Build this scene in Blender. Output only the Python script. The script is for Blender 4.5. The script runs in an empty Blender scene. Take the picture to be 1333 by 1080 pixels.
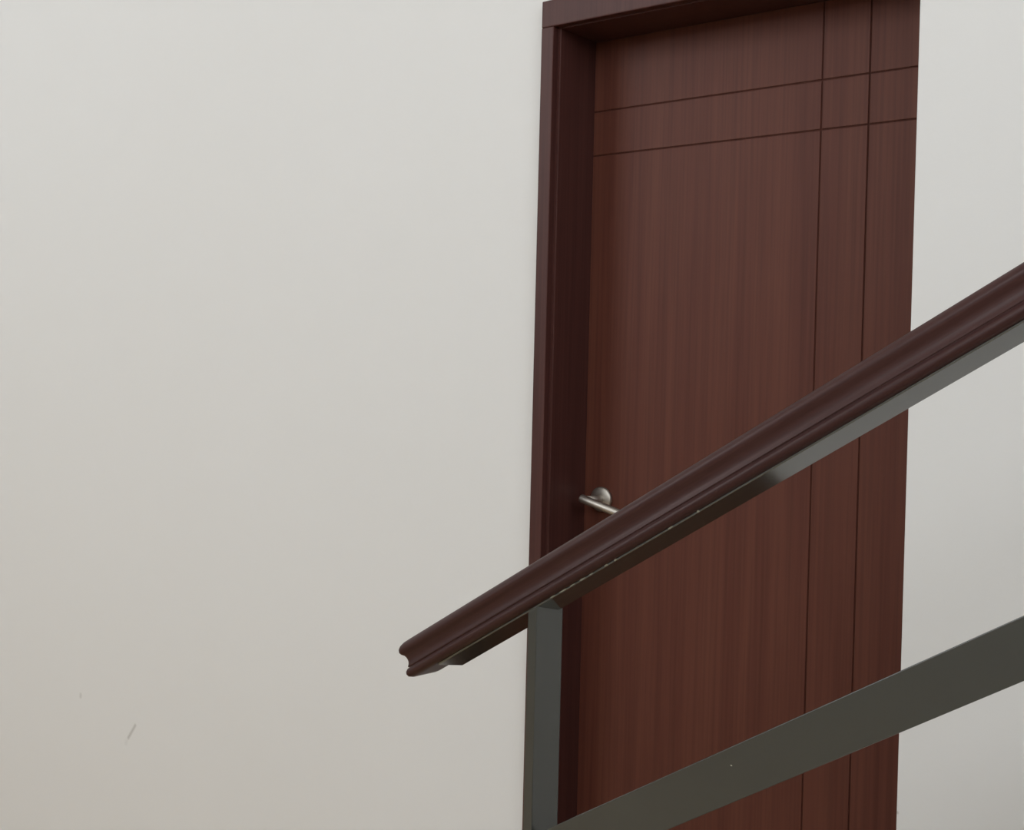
import bpy, bmesh, math
from mathutils import Matrix, Vector

scene = bpy.context.scene
COL = scene.collection

# ------------------------------------------------------------------ camera
F_PX = 1699.74                                  # focal length in pixels of the 1333 px wide frame
cd = bpy.data.cameras.new('camera')
cd.sensor_width = 36.0
cd.sensor_fit = 'HORIZONTAL'
cd.lens = F_PX / 1333.0 * 36.0
cd.clip_start = 0.02
cam = bpy.data.objects.new('camera', cd)
COL.objects.link(cam)
right = Vector((0.778776, 0.626826, 0.024455))
up = Vector((-0.028598, -0.003468, 0.999585))
back = Vector((0.626650, -0.779152, 0.015225))
M = Matrix((right, up, back)).transposed().to_4x4()
M.translation = Vector((1.5722, -2.0825, 1.42))
cam.matrix_world = M
scene.camera = cam

# ------------------------------------------------------------------ world, lights, exposure
world = bpy.data.worlds.new('world')
scene.world = world
world.use_nodes = True
world.node_tree.nodes['Background'].inputs[0].default_value = (0.62, 0.72, 0.85, 1)
world.node_tree.nodes['Background'].inputs[1].default_value = 1.0

X0, X1, Y0, ZC = -4.6, 3.4, -5.4, 5.2           # room: end walls, wall behind the camera, ceiling
WIN = dict(back=(-4.5, -2.2, 2.7, 5.0), right_fill=(0.4, 2.7, 2.7, 5.0), end=(-2.6, -0.9, 2.2, 3.8))  # right rear and stair-end openings are unseen, added for fill light


def area(name, loc, rot, sx, sy, power, color):
    l = bpy.data.lights.new(name, 'AREA')
    l.shape = 'RECTANGLE'
    l.size, l.size_y = sx, sy
    l.energy = power
    l.color = color
    o = bpy.data.objects.new(name, l)
    o.location = loc
    o.rotation_euler = rot
    COL.objects.link(o)
    return o


for key, power in (('back', 115), ('right_fill', 79)):  # second lamp is an added fill that balances the right wall
    b = WIN[key]
    area('daylight_%s_window' % key, ((b[0] + b[1]) / 2, Y0 - 0.01, (b[2] + b[3]) / 2), (math.radians(90), 0, 0),
         b[1] - b[0], b[3] - b[2], power, (0.98, 0.99, 1.0))
e = WIN['end']
area('daylight_end_window', (X1 + 0.01, (e[0] + e[1]) / 2, (e[2] + e[3]) / 2), (0, math.radians(90), 0),
     e[3] - e[2], e[1] - e[0], 38, (0.98, 0.99, 1.0))  # added fill, lifts the post's right face

vs = scene.view_settings
vs.view_transform = 'Standard'
vs.look = 'None'
vs.gamma = 1.0
vs.use_curve_mapping = False
vs.exposure = 0.0


# ------------------------------------------------------------------ helpers
def link(name, me, mat, parent=None, smooth=False):
    o = bpy.data.objects.new(name, me)
    if mat:
        me.materials.append(mat)
    COL.objects.link(o)
    if parent:
        o.parent = parent
    if smooth:
        for p in me.polygons:
            p.use_smooth = True
    return o


def box_bm(bm, x0, x1, y0, y1, z0, z1):
    v = [bm.verts.new(c) for c in ((x0, y0, z0), (x1, y0, z0), (x1, y1, z0), (x0, y1, z0),
                                   (x0, y0, z1), (x1, y0, z1), (x1, y1, z1), (x0, y1, z1))]
    for f in ((3, 2, 1, 0), (4, 5, 6, 7), (0, 1, 5, 4), (1, 2, 6, 5), (2, 3, 7, 6), (3, 0, 4, 7)):
        bm.faces.new([v[i] for i in f])


def to_mesh(bm, name, bev=0.0, seg=2):
    if bev > 0:
        bmesh.ops.bevel(bm, geom=list(bm.edges), offset=bev, segments=seg, profile=0.6, affect='EDGES', clamp_overlap=True)
    bmesh.ops.recalc_face_normals(bm, faces=list(bm.faces))
    me = bpy.data.meshes.new(name)
    bm.to_mesh(me)
    bm.free()
    return me


def box(name, x, y, z, mat, parent=None, bev=0.0, seg=2):
    bm = bmesh.new()
    box_bm(bm, x[0], x[1], y[0], y[1], z[0], z[1])
    return link(name, to_mesh(bm, name, bev, seg), mat, parent)


def lathe(name, prof, mat, parent=None, n=32):
    """prof: list of (radius, axial); axis +Z"""
    bm = bmesh.new()
    rings = []
    for r, h in prof:
        rings.append([bm.verts.new((r * math.cos(2 * math.pi * i / n), r * math.sin(2 * math.pi * i / n), h)) for i in range(n)])
    for a, c in zip(rings, rings[1:]):
        for i in range(n):
            bm.faces.new((a[i], a[(i + 1) % n], c[(i + 1) % n], c[i]))
    bm.faces.new(rings[0][::-1])
    bm.faces.new(rings[-1])
    return link(name, to_mesh(bm, name), mat, parent, True)


def empty(name, loc=(0, 0, 0)):
    o = bpy.data.objects.new(name, None)
    o.location = loc
    o.empty_display_size = 0.1
    COL.objects.link(o)
    return o


def struct(o):
    o['kind'] = 'structure'
    return o


# ------------------------------------------------------------------ materials
def new_mat(name):
    m = bpy.data.materials.new(name)
    m.use_nodes = True
    return m, m.node_tree.nodes, m.node_tree.links, m.node_tree.nodes['Principled BSDF']


def add(nodes, t, **kw):
    n = nodes.new(t)
    for k, v in kw.items():
        setattr(n, k, v)
    return n


def vmath(nt, op, a, bb):
    n = nt.nodes.new('ShaderNodeVectorMath')
    n.operation = op
    for i, x in enumerate((a, bb)):
        if isinstance(x, (tuple, list)):
            n.inputs[i].default_value = x
        else:
            nt.links.new(x, n.inputs[i])
    return n


def smath(nt, op, a, bb=0.0, c=None, clamp=False):
    n = nt.nodes.new('ShaderNodeMath')
    n.operation = op
    n.use_clamp = clamp
    for i, x in enumerate((a, bb) if c is None else (a, bb, c)):
        if isinstance(x, (int, float)):
            n.inputs[i].default_value = x
        else:
            nt.links.new(x, n.inputs[i])
    return n.outputs[0]


def wall_mat(name, col, marks=()):
    m, N, L, P = new_mat(name)
    nt = m.node_tree
    tc = add(N, 'ShaderNodeTexCoord')
    big = add(N, 'ShaderNodeTexNoise')
    big.inputs['Scale'].default_value = 1.1
    big.inputs['Detail'].default_value = 3
    L.new(tc.outputs['Object'], big.inputs['Vector'])
    mix = add(N, 'ShaderNodeMixRGB')
    mix.inputs[1].default_value = (col[0] * 0.975, col[1] * 0.972, col[2] * 0.965, 1)
    mix.inputs[2].default_value = (*col, 1)
    L.new(big.outputs['Fac'], mix.inputs[0])
    out = mix.outputs[0]
    # scuffs: short dark strokes rubbed on the plaster, each a soft segment in wall coordinates
    for (ax, az, bx, bz, rad, dark) in marks:
        sep = add(N, 'ShaderNodeSeparateXYZ')
        L.new(tc.outputs['Object'], sep.inputs[0])
        dx, dz = bx - ax, bz - az
        ll = max(dx * dx + dz * dz, 1e-9)
        px = smath(nt, 'SUBTRACT', sep.outputs[0], ax)
        pz = smath(nt, 'SUBTRACT', sep.outputs[2], az)
        t = smath(nt, 'ADD', smath(nt, 'MULTIPLY', px, dx / ll), smath(nt, 'MULTIPLY', pz, dz / ll), clamp=True)
        ex = smath(nt, 'SUBTRACT', px, smath(nt, 'MULTIPLY', t, dx))
        ez = smath(nt, 'SUBTRACT', pz, smath(nt, 'MULTIPLY', t, dz))
        d = smath(nt, 'SQRT', smath(nt, 'ADD', smath(nt, 'MULTIPLY', ex, ex), smath(nt, 'MULTIPLY', ez, ez)))
        k = smath(nt, 'SUBTRACT', 1.0, smath(nt, 'DIVIDE', d, rad), clamp=True)
        k = smath(nt, 'MULTIPLY', k, dark)
        mk = add(N, 'ShaderNodeMixRGB')
        L.new(k, mk.inputs[0])
        L.new(out, mk.inputs[1])
        mk.inputs[2].default_value = (0.16, 0.145, 0.12, 1)
        out = mk.outputs[0]
    L.new(out, P.inputs['Base Color'])
    P.inputs['Roughness'].default_value = 0.6
    P.inputs['Specular IOR Level'].default_value = 0.3
    fine = add(N, 'ShaderNodeTexNoise')
    fine.inputs['Scale'].default_value = 160
    fine.inputs['Detail'].default_value = 4
    L.new(tc.outputs['Object'], fine.inputs['Vector'])
    bump = add(N, 'ShaderNodeBump')
    bump.inputs['Strength'].default_value = 0.05
    bump.inputs['Distance'].default_value = 0.002
    L.new(fine.outputs['Fac'], bump.inputs['Height'])
    L.new(bump.outputs[0], P.inputs['Normal'])
    return m


def wood_mat(name, dark, light, stretch, rough, coat=0.0, seed=(0, 0, 0), spec=0.5):
    """stretch: scale per axis, small along the grain"""
    m, N, L, P = new_mat(name)
    tc = add(N, 'ShaderNodeTexCoord')
    mp = add(N, 'ShaderNodeMapping')
    mp.inputs['Scale'].default_value = stretch
    mp.inputs['Location'].default_value = seed
    L.new(tc.outputs['Object'], mp.inputs['Vector'])
    n1 = add(N, 'ShaderNodeTexNoise')
    n1.inputs['Scale'].default_value = 1.0
    n1.inputs['Detail'].default_value = 6
    n1.inputs['Roughness'].default_value = 0.65
    n1.inputs['Distortion'].default_value = 0.25
    L.new(mp.outputs[0], n1.inputs['Vector'])
    r1 = add(N, 'ShaderNodeValToRGB')
    r1.color_ramp.elements[0].position = 0.28
    r1.color_ramp.elements[0].color = (*dark, 1)
    r1.color_ramp.elements[1].position = 0.74
    r1.color_ramp.elements[1].color = (*light, 1)
    L.new(n1.outputs['Fac'], r1.inputs['Fac'])
    mp2 = add(N, 'ShaderNodeMapping')
    mp2.inputs['Scale'].default_value = tuple(s * 7 if s > 8 else s * 2.5 for s in stretch)
    L.new(tc.outputs['Object'], mp2.inputs['Vector'])
    n2 = add(N, 'ShaderNodeTexNoise')
    n2.inputs['Scale'].default_value = 1.0
    n2.inputs['Detail'].default_value = 3
    L.new(mp2.outputs[0], n2.inputs['Vector'])
    r2 = add(N, 'ShaderNodeValToRGB')
    r2.color_ramp.elements[0].position = 0.36
    r2.color_ramp.elements[0].color = (0.86, 0.845, 0.845, 1)
    r2.color_ramp.elements[1].position = 0.56
    r2.color_ramp.elements[1].color = (1, 1, 1, 1)
    L.new(n2.outputs['Fac'], r2.inputs['Fac'])
    mul = add(N, 'ShaderNodeMixRGB', blend_type='MULTIPLY')
    mul.inputs[0].default_value = 1.0
    L.new(r1.outputs[0], mul.inputs[1])
    L.new(r2.outputs[0], mul.inputs[2])
    L.new(mul.outputs[0], P.inputs['Base Color'])
    P.inputs['Roughness'].default_value = rough
    P.inputs['Specular IOR Level'].default_value = spec
    P.inputs['Coat Weight'].default_value = coat
    P.inputs['Coat Roughness'].default_value = 0.22
    bump = add(N, 'ShaderNodeBump')
    bump.inputs['Strength'].default_value = 0.08
    bump.inputs['Distance'].default_value = 0.001
    L.new(n2.outputs['Fac'], bump.inputs['Height'])
    L.new(bump.outputs[0], P.inputs['Normal'])
    return m


def paint_mat(name, col, rough, spec=0.5, var=0.1, relief=0.04, ior=1.5):
    m, N, L, P = new_mat(name)
    tc = add(N, 'ShaderNodeTexCoord')
    n1 = add(N, 'ShaderNodeTexNoise')
    n1.inputs['Scale'].default_value = 9
    n1.inputs['Detail'].default_value = 5
    L.new(tc.outputs['Object'], n1.inputs['Vector'])
    mix = add(N, 'ShaderNodeMixRGB')
    mix.inputs[1].default_value = tuple(c * (1 - var) for c in col) + (1,)
    mix.inputs[2].default_value = tuple(c * (1 + var) for c in col) + (1,)
    L.new(n1.outputs['Fac'], mix.inputs[0])
    L.new(mix.outputs[0], P.inputs['Base Color'])
    P.inputs['Roughness'].default_value = rough
    P.inputs['Specular IOR Level'].default_value = spec
    P.inputs['IOR'].default_value = ior
    if relief <= 0:
        return m
    n2 = add(N, 'ShaderNodeTexNoise')
    n2.inputs['Scale'].default_value = 45
    n2.inputs['Detail'].default_value = 2
    L.new(tc.outputs['Object'], n2.inputs['Vector'])
    bump = add(N, 'ShaderNodeBump')
    bump.inputs['Strength'].default_value = relief
    bump.inputs['Distance'].default_value = 0.002
    L.new(n2.outputs['Fac'], bump.inputs['Height'])
    L.new(bump.outputs[0], P.inputs['Normal'])
    return m


def metal_mat(name, col, rough):
    m, N, L, P = new_mat(name)
    tc = add(N, 'ShaderNodeTexCoord')
    mp = add(N, 'ShaderNodeMapping')
    mp.inputs['Scale'].default_value = (20, 400, 400)
    L.new(tc.outputs['Object'], mp.inputs['Vector'])
    n = add(N, 'ShaderNodeTexNoise')
    n.inputs['Scale'].default_value = 1
    L.new(mp.outputs[0], n.inputs['Vector'])
    mr = add(N, 'ShaderNodeMapRange')
    mr.inputs['To Min'].default_value = rough - 0.06
    mr.inputs['To Max'].default_value = rough + 0.06
    L.new(n.outputs['Fac'], mr.inputs['Value'])
    L.new(mr.outputs[0], P.inputs['Roughness'])
    P.inputs['Base Color'].default_value = (*col, 1)
    P.inputs['Metallic'].default_value = 1.0
    return m


def tile_mat(name, col):
    m, N, L, P = new_mat(name)
    tc = add(N, 'ShaderNodeTexCoord')
    n = add(N, 'ShaderNodeTexNoise')
    n.inputs['Scale'].default_value = 14
    n.inputs['Detail'].default_value = 8
    L.new(tc.outputs['Object'], n.inputs['Vector'])
    mix = add(N, 'ShaderNodeMixRGB')
    mix.inputs[1].default_value = tuple(c * 0.8 for c in col) + (1,)
    mix.inputs[2].default_value = tuple(min(1, c * 1.15) for c in col) + (1,)
    L.new(n.outputs['Fac'], mix.inputs[0])
    L.new(mix.outputs[0], P.inputs['Base Color'])
    P.inputs['Roughness'].default_value = 0.35
    return m


WALLC = (0.735, 0.741, 0.735)
SCUFFS = [(-1.6189, 0.5575, -1.6195, 0.552, 0.008, 0.30),
          (-1.3636, 0.5167, -1.3933, 0.4784, 0.007, 0.42),
          (-1.40, 0.468, -1.404, 0.462, 0.010, 0.10)]
m_wall = wall_mat('plaster_wall', WALLC, SCUFFS)
m_wall_r = wall_mat('plaster_pier', WALLC, [(0.7588, 0.7661, 0.7590, 0.7655, 0.0035, 0.45)])
m_plain = wall_mat('plaster_plain', WALLC)
m_ceil = wall_mat('ceiling_paint', (0.8, 0.79, 0.77))
m_floor = tile_mat('floor_stone', (0.54, 0.38, 0.21))
m_door = wood_mat('mahogany_veneer', (0.082, 0.023, 0.015), (0.118, 0.040, 0.025), (24, 24, 0.8), 0.5, spec=0.22)
m_frame = wood_mat('mahogany_frame', (0.055, 0.019, 0.016), (0.080, 0.029, 0.024), (30, 30, 0.9), 0.45, seed=(3, 1, 2), spec=0.25)
m_core = wood_mat('mahogany_groove', (0.050, 0.015, 0.010), (0.070, 0.024, 0.016), (24, 24, 0.8), 0.6, seed=(5, 0, 0), spec=0.1)
m_rail = wood_mat('varnished_rail_wood', (0.036, 0.012, 0.011), (0.062, 0.024, 0.021), (1.0, 40, 40), 0.46, coat=0.04, seed=(1, 2, 0), spec=0.26)
m_steel = paint_mat('dark_grey_enamel', (0.046, 0.048, 0.042), 0.26, 0.7)
m_bar = paint_mat('dark_grey_gloss_enamel', (0.036, 0.043, 0.036), 0.12, 0.5, relief=0.0, ior=2.2)
m_chip = paint_mat('bare_primer', (0.34, 0.34, 0.28), 0.5)
m_nickel = metal_mat('satin_nickel', (0.46, 0.43, 0.39), 0.45)
m_white = paint_mat('white_window_paint', (0.75, 0.75, 0.73), 0.4)
m_tread = tile_mat('tread_stone', (0.50, 0.42, 0.32))

# ------------------------------------------------------------------ the room
TH = 0.25
XR = 0.757                # left face of the projecting wall on the right
YP = -0.06                # its front plane (the door wall's own front is y = 0)
ZH = 2.1500               # underside of the door head lining
r = 0.1185                # depth of the leaf behind the wall front

struct(box('floor', (X0 - 0.2, X1 + 0.2), (Y0 - 0.2, 0.6), (-0.15, 0.0), m_floor))
struct(box('ceiling', (X0 - 0.2, X1 + 0.2), (Y0 - 0.2, 0.6), (ZC, ZC + 0.15), m_ceil))

bm = bmesh.new()
box_bm(bm, X0, -0.008, 0, TH, 0, ZC)
box_bm(bm, -0.008, XR, 0, TH, ZH + 0.008, ZC)
struct(link('wall_back', to_mesh(bm, 'wall_back'), m_wall))
struct(box('wall_right', (XR, X1), (YP, TH), (0, ZC), m_wall_r, bev=0.003, seg=2))
struct(box('wall_left_end', (X0 - 0.2, X0), (Y0 - 0.2, TH), (0, ZC), m_plain))


def wall_with_holes(name, axis, pos0, pos1, u0, u1, holes):
    bm = bmesh.new()
    cells = []
    u = u0
    for h0, h1, z0, z1 in holes:
        cells += [(u, h0, 0, ZC), (h0, h1, 0, z0), (h0, h1, z1, ZC)]
        u = h1
    cells.append((u, u1, 0, ZC))
    for (a, c, zz0, zz1) in cells:
        if axis == 'y':
            box_bm(bm, a, c, pos0, pos1, zz0, zz1)
        else:
            box_bm(bm, pos0, pos1, a, c, zz0, zz1)
    return struct(link(name, to_mesh(bm, name), m_plain))


wall_with_holes('wall_front', 'y', Y0 - 0.2, Y0, X0, X1, [WIN['back'], WIN['right_fill']])
wall_with_holes('wall_right_end', 'x', X1, X1 + 0.2, Y0 - 0.2, TH, [WIN['end']])


def window(name, axis, pos, hole, nx):
    h0, h1, z0, z1 = hole
    root = struct(empty(name, (pos if axis == 'x' else (h0 + h1) / 2, pos if axis == 'y' else (h0 + h1) / 2, z0)))

    def bar(nm, a, c, zz0, zz1, d0, d1):
        if axis == 'y':
            o = box(nm, (a, c), (d0, d1), (zz0, zz1), m_white)
        else:
            o = box(nm, (d0, d1), (a, c), (zz0, zz1), m_white)
        o.parent = root
        o.matrix_parent_inverse = Matrix.Translation(root.location).inverted()
        return o
    s = -1 if axis == 'y' else 1
    d = sorted((pos + s * 0.001, pos - s * 0.045))
    t = 0.05
    bar('window_frame', h0, h0 + t, z0, z1, *d)
    bar('window_frame', h1 - t, h1, z0, z1, *d)
    bar('window_frame', h0 + t, h1 - t, z0, z0 + t, *d)
    bar('window_frame', h0 + t, h1 - t, z1 - t, z1, *d)
    for i in range(1, nx):
        c = h0 + (h1 - h0) * i / nx
        bar('mullion', c - 0.02, c + 0.02, z0 + t, z1 - t, *d)


window('window_1', 'y', Y0, WIN['back'], 2)
window('fill_window_3', 'y', Y0, WIN['right_fill'], 2)  # unseen window, added to hold the right rear fill lamp
window('fill_window_2', 'x', X1, WIN['end'], 2)  # unseen window, added to hold the fill lamp at the stair end

# baseboards, below the frame of the photograph
struct(box('baseboard_back', (X0, -0.05), (-0.012, 0.0), (0, 0.075), m_tread, bev=0.002))

# ------------------------------------------------------------------ the door
door = struct(empty('door_1', (0, r, 0)))
door['label'] = 'dark mahogany door with crossing grooves set deep in its frame'


def under(o, parent, world_origin):
    """parent o (built in world coordinates) keeping its place"""
    o.parent = parent
    o.matrix_parent_inverse = Matrix.Translation(world_origin).inverted()
    return o


DO = (0, r, 0)
G1, G2, H2, H1 = 0.5068, 0.5979, 1.9159, 2.0062
GW = 0.0030                                           # groove width
LX0, LX1, LZ0, LZ1 = 0.0, 0.742, 0.006, ZH - 0.001
leaf = under(box('door_leaf', (LX0, LX1), (r + 0.0016, r + 0.042), (LZ0, LZ1), m_core), door, DO)
xs = [LX0, G1, G2, LX1]
zs = [LZ0, H2, H1, LZ1]
for i in range(3):
    for j in range(3):
        xa = xs[i] + (GW / 2 if i else 0)
        xb = xs[i + 1] - (GW / 2 if i < 2 else 0)
        za = zs[j] + (GW / 2 if j else 0)
        zb = zs[j + 1] - (GW / 2 if j < 2 else 0)
        under(box('veneer_panel', (xa, xb), (r, r + 0.0018), (za, zb), m_door, bev=0.0006, seg=1), leaf, (0, 0, 0))

# frame: linings of the opening, then the casing boards on the wall
LN = 0.008
for nm, x, z in (('jamb', (-LN - 0.02, 0.0), (0, ZH + LN)), ('jamb', (LX1, XR), (0, ZH + LN)),
                 ('head_lining', (0.0, LX1), (ZH, ZH + LN + 0.02))):
    under(box(nm, x, (0.0 if nm == 'jamb' and x[0] > 0.5 else -0.001, TH), z, m_frame, bev=0.0015), door, DO)
CT = 0.017
under(box('casing_board', (-0.0375, -0.0075), (-CT, 0.0), (0, 2.1530), m_frame, bev=0.0022), door, DO)
under(box('casing_head', (-0.0375, XR), (-CT, 0.0), (2.1530, 2.2060), m_frame, bev=0.0022), door, DO)

# lever handle: rose, neck, bar drooping to the right
HX, HZ = 0.0445, 1.2115
handle = empty('door_handle', (HX, r, HZ))
handle.parent = door
handle['label'] = 'satin nickel lever handle on a round rose'
handle.matrix_parent_inverse = Matrix.Translation(DO).inverted()
ry = Matrix.Rotation(math.radians(90), 4, 'X')
rose = lathe('rose', [(0.0245, 0.0), (0.0255, 0.002), (0.0255, 0.006), (0.023, 0.0085), (0.012, 0.0095)], m_nickel, handle)
rose.rotation_euler = (math.radians(90), 0, 0)
neck = lathe('neck', [(0.0095, 0.006), (0.009, 0.012), (0.009, 0.055)], m_nickel, handle)
neck.rotation_euler = (math.radians(90), 0, 0)
lev = lathe('lever', [(0.004, -0.016), (0.0075, -0.0145), (0.0085, -0.012), (0.0085, 0.108), (0.0075, 0.1105), (0.004, 0.112)], m_nickel, handle)
lev.rotation_euler = (0, math.radians(90 + 14.5), 0)
lev.location = (0, -0.055, 0)

# ------------------------------------------------------------------ the flight of stairs (below the frame)
TAN = 0.5934
ANG = math.atan(TAN)
RUN, RISE = 0.286, 0.286 * TAN
SX, SY0, SY1 = 0.42, -1.62, -0.74
stair = empty('staircase', (SX, SY0, 0))
stair['label'] = 'stone staircase with white sides beneath the grey steel railing'
stair['category'] = 'staircase'
NS = 8
SO = (SX, SY0, 0)
for i in range(NS):
    x = SX + i * RUN
    z = (i + 1) * RISE
    under(box('step_body', (x, X1 - 0.005 if i == NS - 1 else x + RUN), (SY0, SY1), (max(0, z - 0.26), z - 0.03), m_plain), stair, SO)
    under(box('tread', (x - 0.02, X1 - 0.005 if i == NS - 1 else x + RUN), (SY0 - 0.01, SY1 + 0.01), (z - 0.03, z), m_tread, bev=0.004), stair, SO)

# ------------------------------------------------------------------ the railing
YF = -0.72                                             # front plane of the steel
railing = empty('stair_railing', (0.52, YF + 0.025, 0))
railing['label'] = 'sloping stair railing with moulded dark wood handrail on grey steel bars and post'
railing['category'] = 'railing'
RO = (0.52, YF + 0.025, 0)

# local frame of the slope: u along the rail, y across, h square to the rail
UA = Vector((math.cos(ANG), 0, math.sin(ANG)))
HA = Vector((-math.sin(ANG), 0, math.cos(ANG)))
YC = YF + 0.025
ORG = Vector((0, YC, 0.8895))                          # on the line of the handrail's upper arris
RM = Matrix((UA, Vector((0, 1, 0)), HA)).transposed().to_4x4()
RM.translation = ORG


def on_slope(o):
    o.parent = railing
    o.matrix_parent_inverse = Matrix.Translation(RO).inverted()
    o.matrix_world = RM
    o.matrix_basis = RM
    return o


U0 = 0.2810 * math.cos(ANG) + (1.0476 - 0.8895) * math.sin(ANG)
U1 = 2.98
# moulded profile: (half width, height); swept along the rail and returned round the free end
PROF = [(0.010, 0.0045), (0.018, 0.0035), (0.025, 0.0015), (0.0295, -0.0015), (0.0320, -0.0055), (0.0325, -0.0095),
        (0.0312, -0.0130), (0.0285, -0.0160), (0.0274, -0.0190), (0.0268, -0.0225), (0.0268, -0.0260), (0.0276, -0.0295),
        (0.0290, -0.0322), (0.0291, -0.0330), (0.0280, -0.0336), (0.0280, -0.0346), (0.0305, -0.0356), (0.0326, -0.0385),
        (0.0332, -0.0420), (0.0318, -0.0458), (0.0280, -0.0484), (0.0200, -0.0490)]
bm = bmesh.new()
rings = []
NC = 5
for w, h in PROF:
    us = U0 + (0.0325 - w)
    rad = min(0.007, w * 0.6)
    ring = []
    for k in range(NC + 1):
        a = math.pi / 2 * k / NC
        ring.append((us + rad - rad * math.sin(a), -(w - rad) - rad * math.cos(a)))
    for k in range(NC + 1):
        a = math.pi / 2 * k / NC
        ring.append((us + rad - rad * math.cos(a), (w - rad) + rad * math.sin(a)))
    ring = [(U1, -w)] + ring + [(U1, w)]
    rings.append([bm.verts.new((u, y, h)) for u, y in ring])
for a, c in zip(rings, rings[1:]):
    n = len(a)
    for i in range(n):
        bm.faces.new((a[i], a[(i + 1) % n], c[(i + 1) % n], c[i]))
bm.faces.new(rings[0])
bm.faces.new(rings[-1])
hr = on_slope(link('handrail', to_mesh(bm, 'handrail'), m_rail))
hr['label'] = 'moulded dark varnished wooden handrail'
for p in hr.data.polygons:
    p.use_smooth = len(p.vertices) == 4

# flat steel bar under the wood
BT = 0.0490
bm = bmesh.new()
v = [bm.verts.new((u, y, h)) for u in (U0 + 0.058, U1) for y, h in ((-0.0235, -BT - 0.0026), (0.0235, -BT - 0.0108), (0.0235, -BT), (-0.0235, -BT))]
for f in ((0, 1, 2, 3), (7, 6, 5, 4), (0, 4, 5, 1), (1, 5, 6, 2), (2, 6, 7, 3), (3, 7, 4, 0)):
    bm.faces.new([v[i] for i in f])
on_slope(link('flat_bar', to_mesh(bm, 'flat_bar', 0.0004), m_bar))

# primer showing where the enamel has chipped off the bar's upper front arris
for i, (xc, ln, wd) in enumerate(((0.551, 0.010, 0.0016), (0.566, 0.013, 0.0018), (0.581, 0.010, 0.0014), (0.597, 0.012, 0.0018),
                                  (0.611, 0.007, 0.0014), (0.634, 0.006, 0.0022), (0.648, 0.0055, 0.0022), (0.727, 0.008, 0.0020),
                                  (0.765, 0.004, 0.0028))):
    uc = xc / math.cos(ANG) + (-BT) * math.tan(ANG)
    bm = bmesh.new()
    pts = [(math.cos(2 * math.pi * k / 7) * ln / 2 * (1 + 0.25 * math.sin(5.1 * k + i)),
            math.sin(2 * math.pi * k / 7) * wd / 2 * (1 + 0.3 * math.cos(3.7 * k + 2 * i))) for k in range(7)]
    fr = [bm.verts.new((uc + a, -0.0239, -BT - 0.0010 + c)) for a, c in pts]
    bk = [bm.verts.new((uc + a, -0.0234, -BT - 0.0010 + c)) for a, c in pts]
    bm.faces.new(fr)
    bm.faces.new(bk[::-1])
    for k in range(7):
        bm.faces.new((fr[k], bk[k], bk[(k + 1) % 7], fr[(k + 1) % 7]))
    on_slope(link('paint_chip', to_mesh(bm, 'paint_chip'), m_chip))

# lower bar, flush with the front of the post
LB0 = (0.5257 - 0.8895) * math.cos(ANG)                # heights square to the slope
LB1 = (0.4578 - 0.8895) * math.cos(ANG)
PX0, PX1 = 0.5120, 0.5265


def slope_bar(name, hz0, hz1, x0, x1, y0, y1, mat):
    """a bar with plumb-cut ends; hz: heights above the slope line at x = 0"""
    bm = bmesh.new()
    v = [bm.verts.new((x, y, z + x * TAN)) for x in (x0, x1) for y in (y0, y1) for z in (hz0, hz1)]
    for f in ((0, 1, 3, 2), (4, 6, 7, 5), (0, 4, 5, 1), (2, 3, 7, 6), (1, 5, 7, 3), (0, 2, 6, 4)):
        bm.faces.new([v[i] for i in f])
    return under(link(name, to_mesh(bm, name, 0.0012), mat), railing, RO)


slope_bar('lower_bar', 0.4578, 0.5257, PX1 - 0.002, 2.56, YF, YF + 0.018, m_steel)

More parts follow.
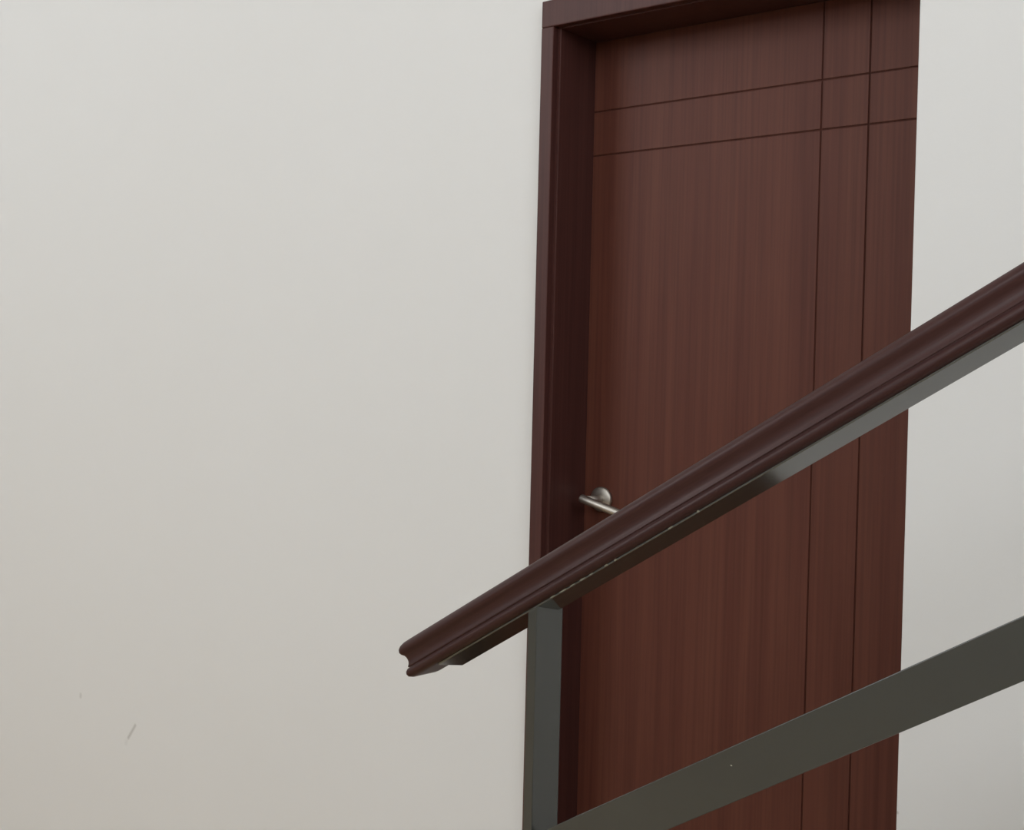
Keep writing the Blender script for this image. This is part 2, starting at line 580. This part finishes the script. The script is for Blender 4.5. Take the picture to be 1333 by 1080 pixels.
# posts: flat tubes standing across the rail
for x0 in (PX0, 2.56):
    bm = bmesh.new()
    x1 = x0 + (PX1 - PX0)
    foot = 0.001 if x0 < 1 else NS * RISE + 0.001
    x0f = x0
    top = [0.8895 - (BT + 0.0030) / math.cos(ANG) + x * TAN + 0.001 for x in (x0, x1)]
    v = [bm.verts.new((x, y, z)) for x, tz in ((x0, top[0]), (x1, top[1])) for y in (YF, YF + 0.058) for z in (foot, tz)]
    for f in ((0, 1, 3, 2), (4, 6, 7, 5), (0, 4, 5, 1), (2, 3, 7, 6), (1, 5, 7, 3), (0, 2, 6, 4)):
        bm.faces.new([v[i] for i in f])
    under(link('post', to_mesh(bm, 'post', 0.0012), m_steel), railing, RO)
    under(box('foot_plate', (x0 - 0.03, x1 + 0.03), (YF - 0.012, YF + 0.07), (foot - 0.001, foot + 0.006), m_steel, bev=0.001), railing, RO)

# weld bead where the lower bar meets the first post, and a fleck of bare primer on the bar
bm = bmesh.new()
n = 8
rings = []
for k in range(9):
    y = YF + 0.001 + 0.017 * k / 8
    rr = 0.0022 + 0.0005 * math.sin(2.6 * k)
    zc = 0.5257 + (PX1 + 0.001) * TAN
    rings.append([bm.verts.new((PX1 + 0.001 + rr * math.cos(2 * math.pi * i / n), y, zc + rr * math.sin(2 * math.pi * i / n))) for i in range(n)])
for a, c in zip(rings, rings[1:]):
    for i in range(n):
        bm.faces.new((a[i], a[(i + 1) % n], c[(i + 1) % n], c[i]))
bm.faces.new(rings[0])
bm.faces.new(rings[-1])
under(link('weld_bead', to_mesh(bm, 'weld_bead'), m_steel, None, True), railing, RO)

bm = bmesh.new()
pts = [(0.0014 * math.cos(1.05 * k) * (1 + 0.3 * math.sin(4 * k)), 0.0007 * math.sin(1.05 * k)) for k in range(6)]
fr = [bm.verts.new((0.821 + a, YF - 0.0004, 0.9902 + c)) for a, c in pts]
bk = [bm.verts.new((0.821 + a, YF + 0.0004, 0.9902 + c)) for a, c in pts]
bm.faces.new(fr)
bm.faces.new(bk[::-1])
for k in range(6):
    bm.faces.new((fr[k], bk[k], bk[(k + 1) % 6], fr[(k + 1) % 6]))
under(link('paint_chip', to_mesh(bm, 'paint_chip'), m_chip), railing, RO)
